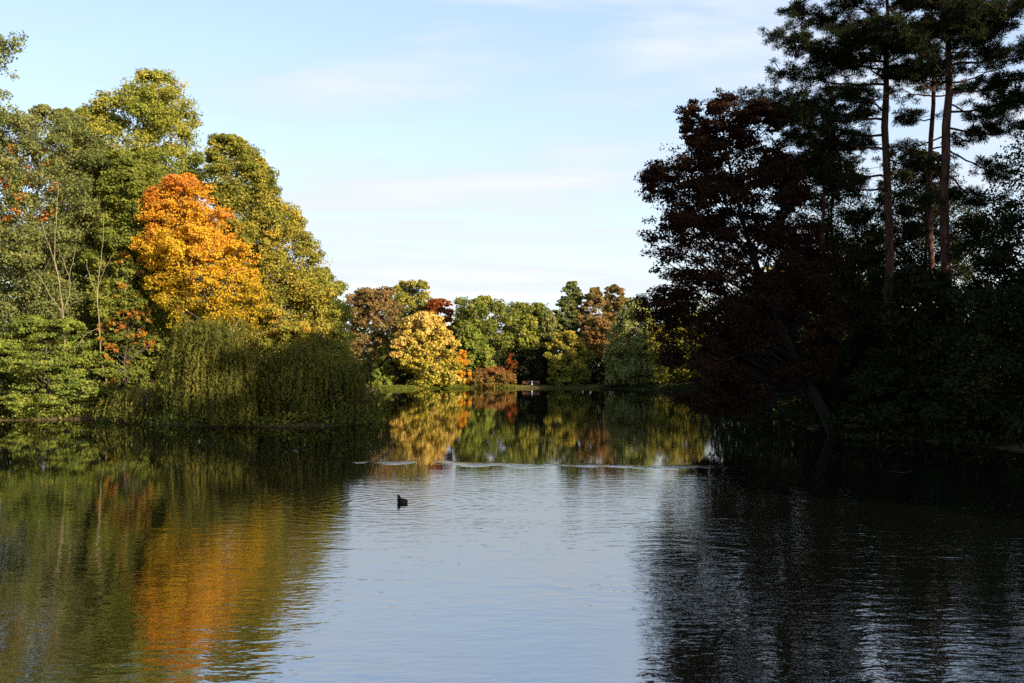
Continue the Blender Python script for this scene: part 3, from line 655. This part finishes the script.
# ------------------------------------------------------------------ bank vegetation (uncountable)
def ground_cover(name, xr, yr, dr, n, leaf, L, W, seed, hmax=.5, upright=False, cond=None):
    rng = np.random.default_rng(seed)
    x = rng.uniform(*xr, n * 6); y = rng.uniform(*yr, n * 6)
    d = shore_dist(x, y); k = (d > dr[0]) & (d < dr[1])
    if cond is not None: k &= cond(x, y)
    x, y = x[k][:n], y[k][:n]
    z = np.maximum(ground_z(x, y), 0)
    dens = .5 + .5 * np.sin(x * 1.1 + 2 * np.sin(y * .6)) * np.cos(y * .9)
    hh = hmax * rng.random(len(x)) * (.35 + .65 * dens)
    P = np.stack([x, y, z + hh + .02], 1)
    if upright:
        T = np.tile([0, 0, 1.], (len(x), 1)) + rng.normal(size=(len(x), 3)) * .25; N_ = rng.normal(size=(len(x), 3)) * np.array([1, 1, .1])
        P[:, 2] = z + L * .4 * (.4 + dens)
        V, Q = leaf_quads(P, N_, L, W, rng, T)
    else:
        tilt = .06 if hmax < .02 else 1.0
        V, Q = leaf_quads(P, rng.normal(size=(len(x), 3)) * tilt + np.array([0, 0, 1.0]), L, W, rng)
    o = mesh_obj(name, V, Q, LM[leaf], None, np.clip(.5 * dens + .5 * rng.random(len(x)), 0, 1)); o['kind'] = 'stuff'
ground_cover('undergrowth', (-60, -8), (60, 92), (-.12, 9), 34000, 'green', .26, .18, 130, .9)
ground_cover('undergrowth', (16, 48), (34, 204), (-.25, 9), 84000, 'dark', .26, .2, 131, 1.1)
ground_cover('grass', (-30, 34), (184, 214), (-.2, 3.5), 26000, 'grass', .22, .07, 132, .15, True, cond=lambda x, y: (x < -3) | (np.random.default_rng(5).random(len(x)) < .25))
ground_cover('reeds', (-27, 1), (184, 209), (-.3, 2.2), 16000, 'grass', .42, .10, 134, .5, True)
ground_cover('fallen_leaves', (-10, 34), (196, 222), (.6, 14), 5000, 'rust', .28, .2, 133, .03)

ground_cover('floating_leaves', (-46, 26), (14, 90), (-9, -.25), 700, 'gold', .13, .10, 135, .005, cond=lambda x, y: np.random.default_rng(6).random(len(x)) < np.exp(shore_dist(x, y) / 2.5))

# ------------------------------------------------------------------ coot on the water
def loft(spine, radii, sq, k=14):
    sp = np.array(spine, float); t = np.gradient(sp, axis=0); t = unit(t)
    side = np.tile([0, 1.0, 0], (len(sp), 1)); up = unit(np.cross(t, side))
    th = np.arange(k) * 2 * math.pi / k
    ring = sp[:, None] + np.array(radii)[:, None, None] * (np.cos(th)[None, :, None] * side[:, None] * np.array(sq)[:, None, None] + np.sin(th)[None, :, None] * up[:, None])
    n = len(sp); i = np.arange(n - 1)[:, None] * k; j = np.arange(k)[None]; j2 = (j + 1) % k
    Q = np.stack([i + j, i + j2, i + k + j2, i + k + j], -1).reshape(-1, 4)
    return ring.reshape(-1, 3), Q
black = flat_mat('black_plumage', (.003, .003, .0035), (.006, .006, .007), .9, 40)
black.node_tree.nodes['Principled BSDF'].inputs['Specular IOR Level'].default_value = .03
bird = thing('coot', 'small black water bird swimming alone in open water', 'bird', (COOT[0], COOT[1], -.03)); bird.scale = (.95, .95, 1.0); bird.rotation_euler = (0, 0, math.radians(142))
sp = [(-.215, 0, .085), (-.19, 0, .085), (-.15, 0, .075), (-.09, 0, .068), (0, 0, .062), (.075, 0, .070), (.115, 0, .090), (.138, 0, .120), (.146, 0, .150), (.150, 0, .178), (.158, 0, .205), (.174, 0, .224), (.194, 0, .230), (.213, 0, .225), (.226, 0, .216)]
ra = [.006, .034, .078, .106, .116, .110, .096, .082, .068, .056, .050, .048, .043, .030, .012]
V, Q = loft(sp, ra, [1.1, 1.1, 1.1, 1.1, 1.08, 1.05, 1, 1, 1, 1, .95, .9, .9, .85, .8])
bo = mesh_obj('body', V, Q, black, bird, smooth=True)
sm = bo.modifiers.new('smooth', 'SUBSURF'); sm.levels = 1; sm.render_levels = 2
V, Q = loft([(.222, 0, .228), (.235, 0, .226), (.252, 0, .220), (.268, 0, .213)], [.016, .014, .009, .003], [.7, .7, .6, .5], 10)
mesh_obj('bill', V, Q, flat_mat('grey_bill', (.10, .10, .09), (.16, .15, .14), .4, 30), bird, smooth=True)
for s in (-1, 1):
    V, Q = loft([(-.17, s * .05, .115), (-.11, s * .082, .12), (-.02, s * .098, .105), (.06, s * .086, .09), (.085, s * .07, .085)], [.006, .022, .034, .026, .006], [.45] * 5, 10)
    mesh_obj('wing', V, Q, black, bird, smooth=True)
V, Q = loft([(-.16, 0, .092), (-.21, 0, .105), (-.245, 0, .118)], [.030, .022, .006], [1.3, 1.4, 1.6], 10)
mesh_obj('tail', V, Q, black, bird, smooth=True)

# ------------------------------------------------------------------ benches and post on the far lawn
def boxes(name, bl, mat, parent):
    V = []; Q = []
    for (x, y, z, sx, sy, sz) in bl:
        n = len(V)
        for dx in (-1, 1):
            for dy in (-1, 1):
                for dz in (-1, 1): V.append((x + dx * sx / 2, y + dy * sy / 2, z + dz * sz / 2))
        Q += [[n + a for a in f] for f in ((0, 1, 3, 2), (4, 6, 7, 5), (0, 4, 5, 1), (2, 3, 7, 6), (0, 2, 6, 4), (1, 5, 7, 3))]
    o = mesh_obj(name, V, Q, mat, parent)
    bv = o.modifiers.new('bevel', 'BEVEL'); bv.width = .008; bv.segments = 2
    return o
wood = flat_mat('brown_bench_wood', (.16, .075, .045), (.28, .13, .08), .7, 8)
iron = flat_mat('dark_iron', (.02, .02, .02), (.05, .05, .05), .5, 8)
white = flat_mat('white_paint', (.70, .70, .68), (.82, .82, .80), .4, 6)
def bench(label, x, y, wid):
    t = thing('park_bench', label, 'bench', (x, y, gz(x, y)))
    boxes('seat', [(0, -.2 + .14 * k, .45, wid, .11, .05) for k in range(3)], wood, t)
    boxes('backrest', [(0, .19, .60 + .14 * k, wid, .04, .11) for k in range(3)], wood, t)
    for s in (-1, 1):
        for yy in (-.18, .2):
            boxes('leg', [(s * (wid / 2 - .12), yy, .2, .07, .06, .46)], iron, t)
Db = 210.0
bench('brown park bench left of the white post on the far shore', wx(526.6, Db), Db, 1.7)
bench('shorter brown park bench right of the white post on the far shore', wx(537, Db), Db + .2, 1.15)
xp = wx(532, Db - .3)
post = thing('marker_post', 'stout white post between the two brown benches', 'post', (xp, Db - .3, gz(xp, Db - .3)))
tb = Tubes(); tb.add([(0, 0, -.2), (0, 0, .1), (0, 0, .6), (0, 0, .85)], [.17, .17, .165, .165], 16); tb.build('post_shaft', white, post)
tb = Tubes(); tb.add([(0, 0, .84), (0, 0, .86), (0, 0, .93), (0, 0, .96), (0, 0, .965)], [.165, .20, .20, .15, .002], 16); tb.build('cap', white, post)

# ------------------------------------------------------------------ light, sky, camera
az, el = math.radians(SUN_AZ), math.radians(SUN_EL)
S = Vector((math.sin(az) * math.cos(el), math.cos(az) * math.cos(el), math.sin(el)))
sl = bpy.data.lights.new('sun', 'SUN'); sl.energy = 5.0; sl.angle = math.radians(.53); sl.color = (1.0, .88, .70)
so = bpy.data.objects.new('sun', sl); so.rotation_euler = S.to_track_quat('Z', 'Y').to_euler(); so.location = (60, -30, 60); C.objects.link(so)

W = bpy.data.worlds.new('World'); bpy.context.scene.world = W; W.use_nodes = True
nt = W.node_tree; nt.nodes.clear(); L = nt.links.new; N = nt.nodes.new
out = N('ShaderNodeOutputWorld'); bg = N('ShaderNodeBackground'); bg.inputs[1].default_value = .11
sky = N('ShaderNodeTexSky'); sky.sky_type = 'NISHITA'; sky.sun_disc = False
sky.sun_elevation = el; sky.sun_rotation = az; sky.air_density = 1.0; sky.dust_density = 1.0; sky.ozone_density = 1.0
tc = N('ShaderNodeTexCoord'); sp_ = N('ShaderNodeSeparateXYZ'); L(tc.outputs['Generated'], sp_.inputs[0])
zz = N('ShaderNodeMath'); zz.operation = 'MAXIMUM'; zz.inputs[1].default_value = .0; L(sp_.outputs[2], zz.inputs[0])
za = N('ShaderNodeMath'); za.operation = 'ADD'; za.inputs[1].default_value = .12; L(zz.outputs[0], za.inputs[0])
dv = N('ShaderNodeVectorMath'); dv.operation = 'DIVIDE'; cb = N('ShaderNodeCombineXYZ')
for k in range(3): L(za.outputs[0], cb.inputs[k])
L(tc.outputs['Generated'], dv.inputs[0]); L(cb.outputs[0], dv.inputs[1])
mp = N('ShaderNodeMapping'); mp.inputs['Scale'].default_value = (.55, 1.5, 0); mp.inputs['Rotation'].default_value = (0, 0, .18); mp.inputs['Location'].default_value = (1.7, .4, 0)
L(dv.outputs[0], mp.inputs[0])
nz = N('ShaderNodeTexNoise'); nz.inputs['Scale'].default_value = 1.1; nz.inputs['Detail'].default_value = 7; nz.inputs['Roughness'].default_value = .52; nz.inputs['Distortion'].default_value = .35
L(mp.outputs[0], nz.inputs[0])
def mrange(v, q):
    n = N('ShaderNodeMapRange'); n.interpolation_type = 'SMOOTHSTEP'
    for k, w_ in zip((1, 2, 3, 4), q): n.inputs[k].default_value = w_
    L(v, n.inputs[0]); return n.outputs[0]
def mth(op, a, b):
    n = N('ShaderNodeMath'); n.operation = op; n.use_clamp = True
    for k, v in enumerate((a, b)):
        if isinstance(v, float): n.inputs[k].default_value = v
        else: L(v, n.inputs[k])
    return n.outputs[0]
# thin high cloud: a veil over the northern half of the sky, thickest towards the horizon, with faint streaks
veil = mrange(sp_.outputs[2], (0.0, .50, .88, .55))
streak = mrange(nz.outputs[0], (.40, .66, -.16, .28))
ahead = mrange(sp_.outputs[1], (-.25, .75, .18, 1.0))
fac = mth('MULTIPLY', mth('ADD', veil, streak), ahead)
mx = N('ShaderNodeMix'); mx.data_type = 'RGBA'; vc = ramp(nt, [(0.0, (3.0, 3.22, 3.42)), (.20, (2.5, 2.9, 3.5)), (.35, (1.98, 2.55, 3.65)), (.5, (1.1, 1.9, 3.6))]); L(sp_.outputs[2], vc.inputs[0]); L(vc.outputs[0], mx.inputs[7])
streaks = mth('MULTIPLY', mrange(nz.outputs[0], (.46, .70, .0, .75)), ahead)
mx2 = N('ShaderNodeMix'); mx2.data_type = 'RGBA'; mx2.inputs[7].default_value = (3.35, 3.42, 3.5, 1)
L(fac, mx.inputs[0]); L(sky.outputs[0], mx.inputs[6]); L(streaks, mx2.inputs[0]); L(mx.outputs[2], mx2.inputs[6]); L(mx2.outputs[2], bg.inputs[0]); L(bg.outputs[0], out.inputs[0])

cd = bpy.data.cameras.new('camera'); cam = bpy.data.objects.new('camera', cd); C.objects.link(cam)
cam.location = (0, 0, CAM_H); cam.rotation_euler = (math.pi / 2, 0, 0)
cd.sensor_width = 36; cd.lens = 36 * F_PX / 1024; cd.shift_y = (YH - 341.5) / 1024
cd.clip_end = 8000; cd.clip_start = .1
sc = bpy.context.scene; sc.camera = cam
sc.view_settings.view_transform = 'Standard'; sc.view_settings.look = 'None'; sc.view_settings.gamma = 1; sc.view_settings.exposure = EXPOSURE
sc.view_settings.use_curve_mapping = False
sc.render.engine = 'CYCLES'
cy = sc.cycles
cy.max_bounces = 5; cy.diffuse_bounces = 3; cy.glossy_bounces = 3; cy.transmission_bounces = 3; cy.transparent_max_bounces = 4
cy.use_denoising = False
cy.sample_clamp_indirect = 6
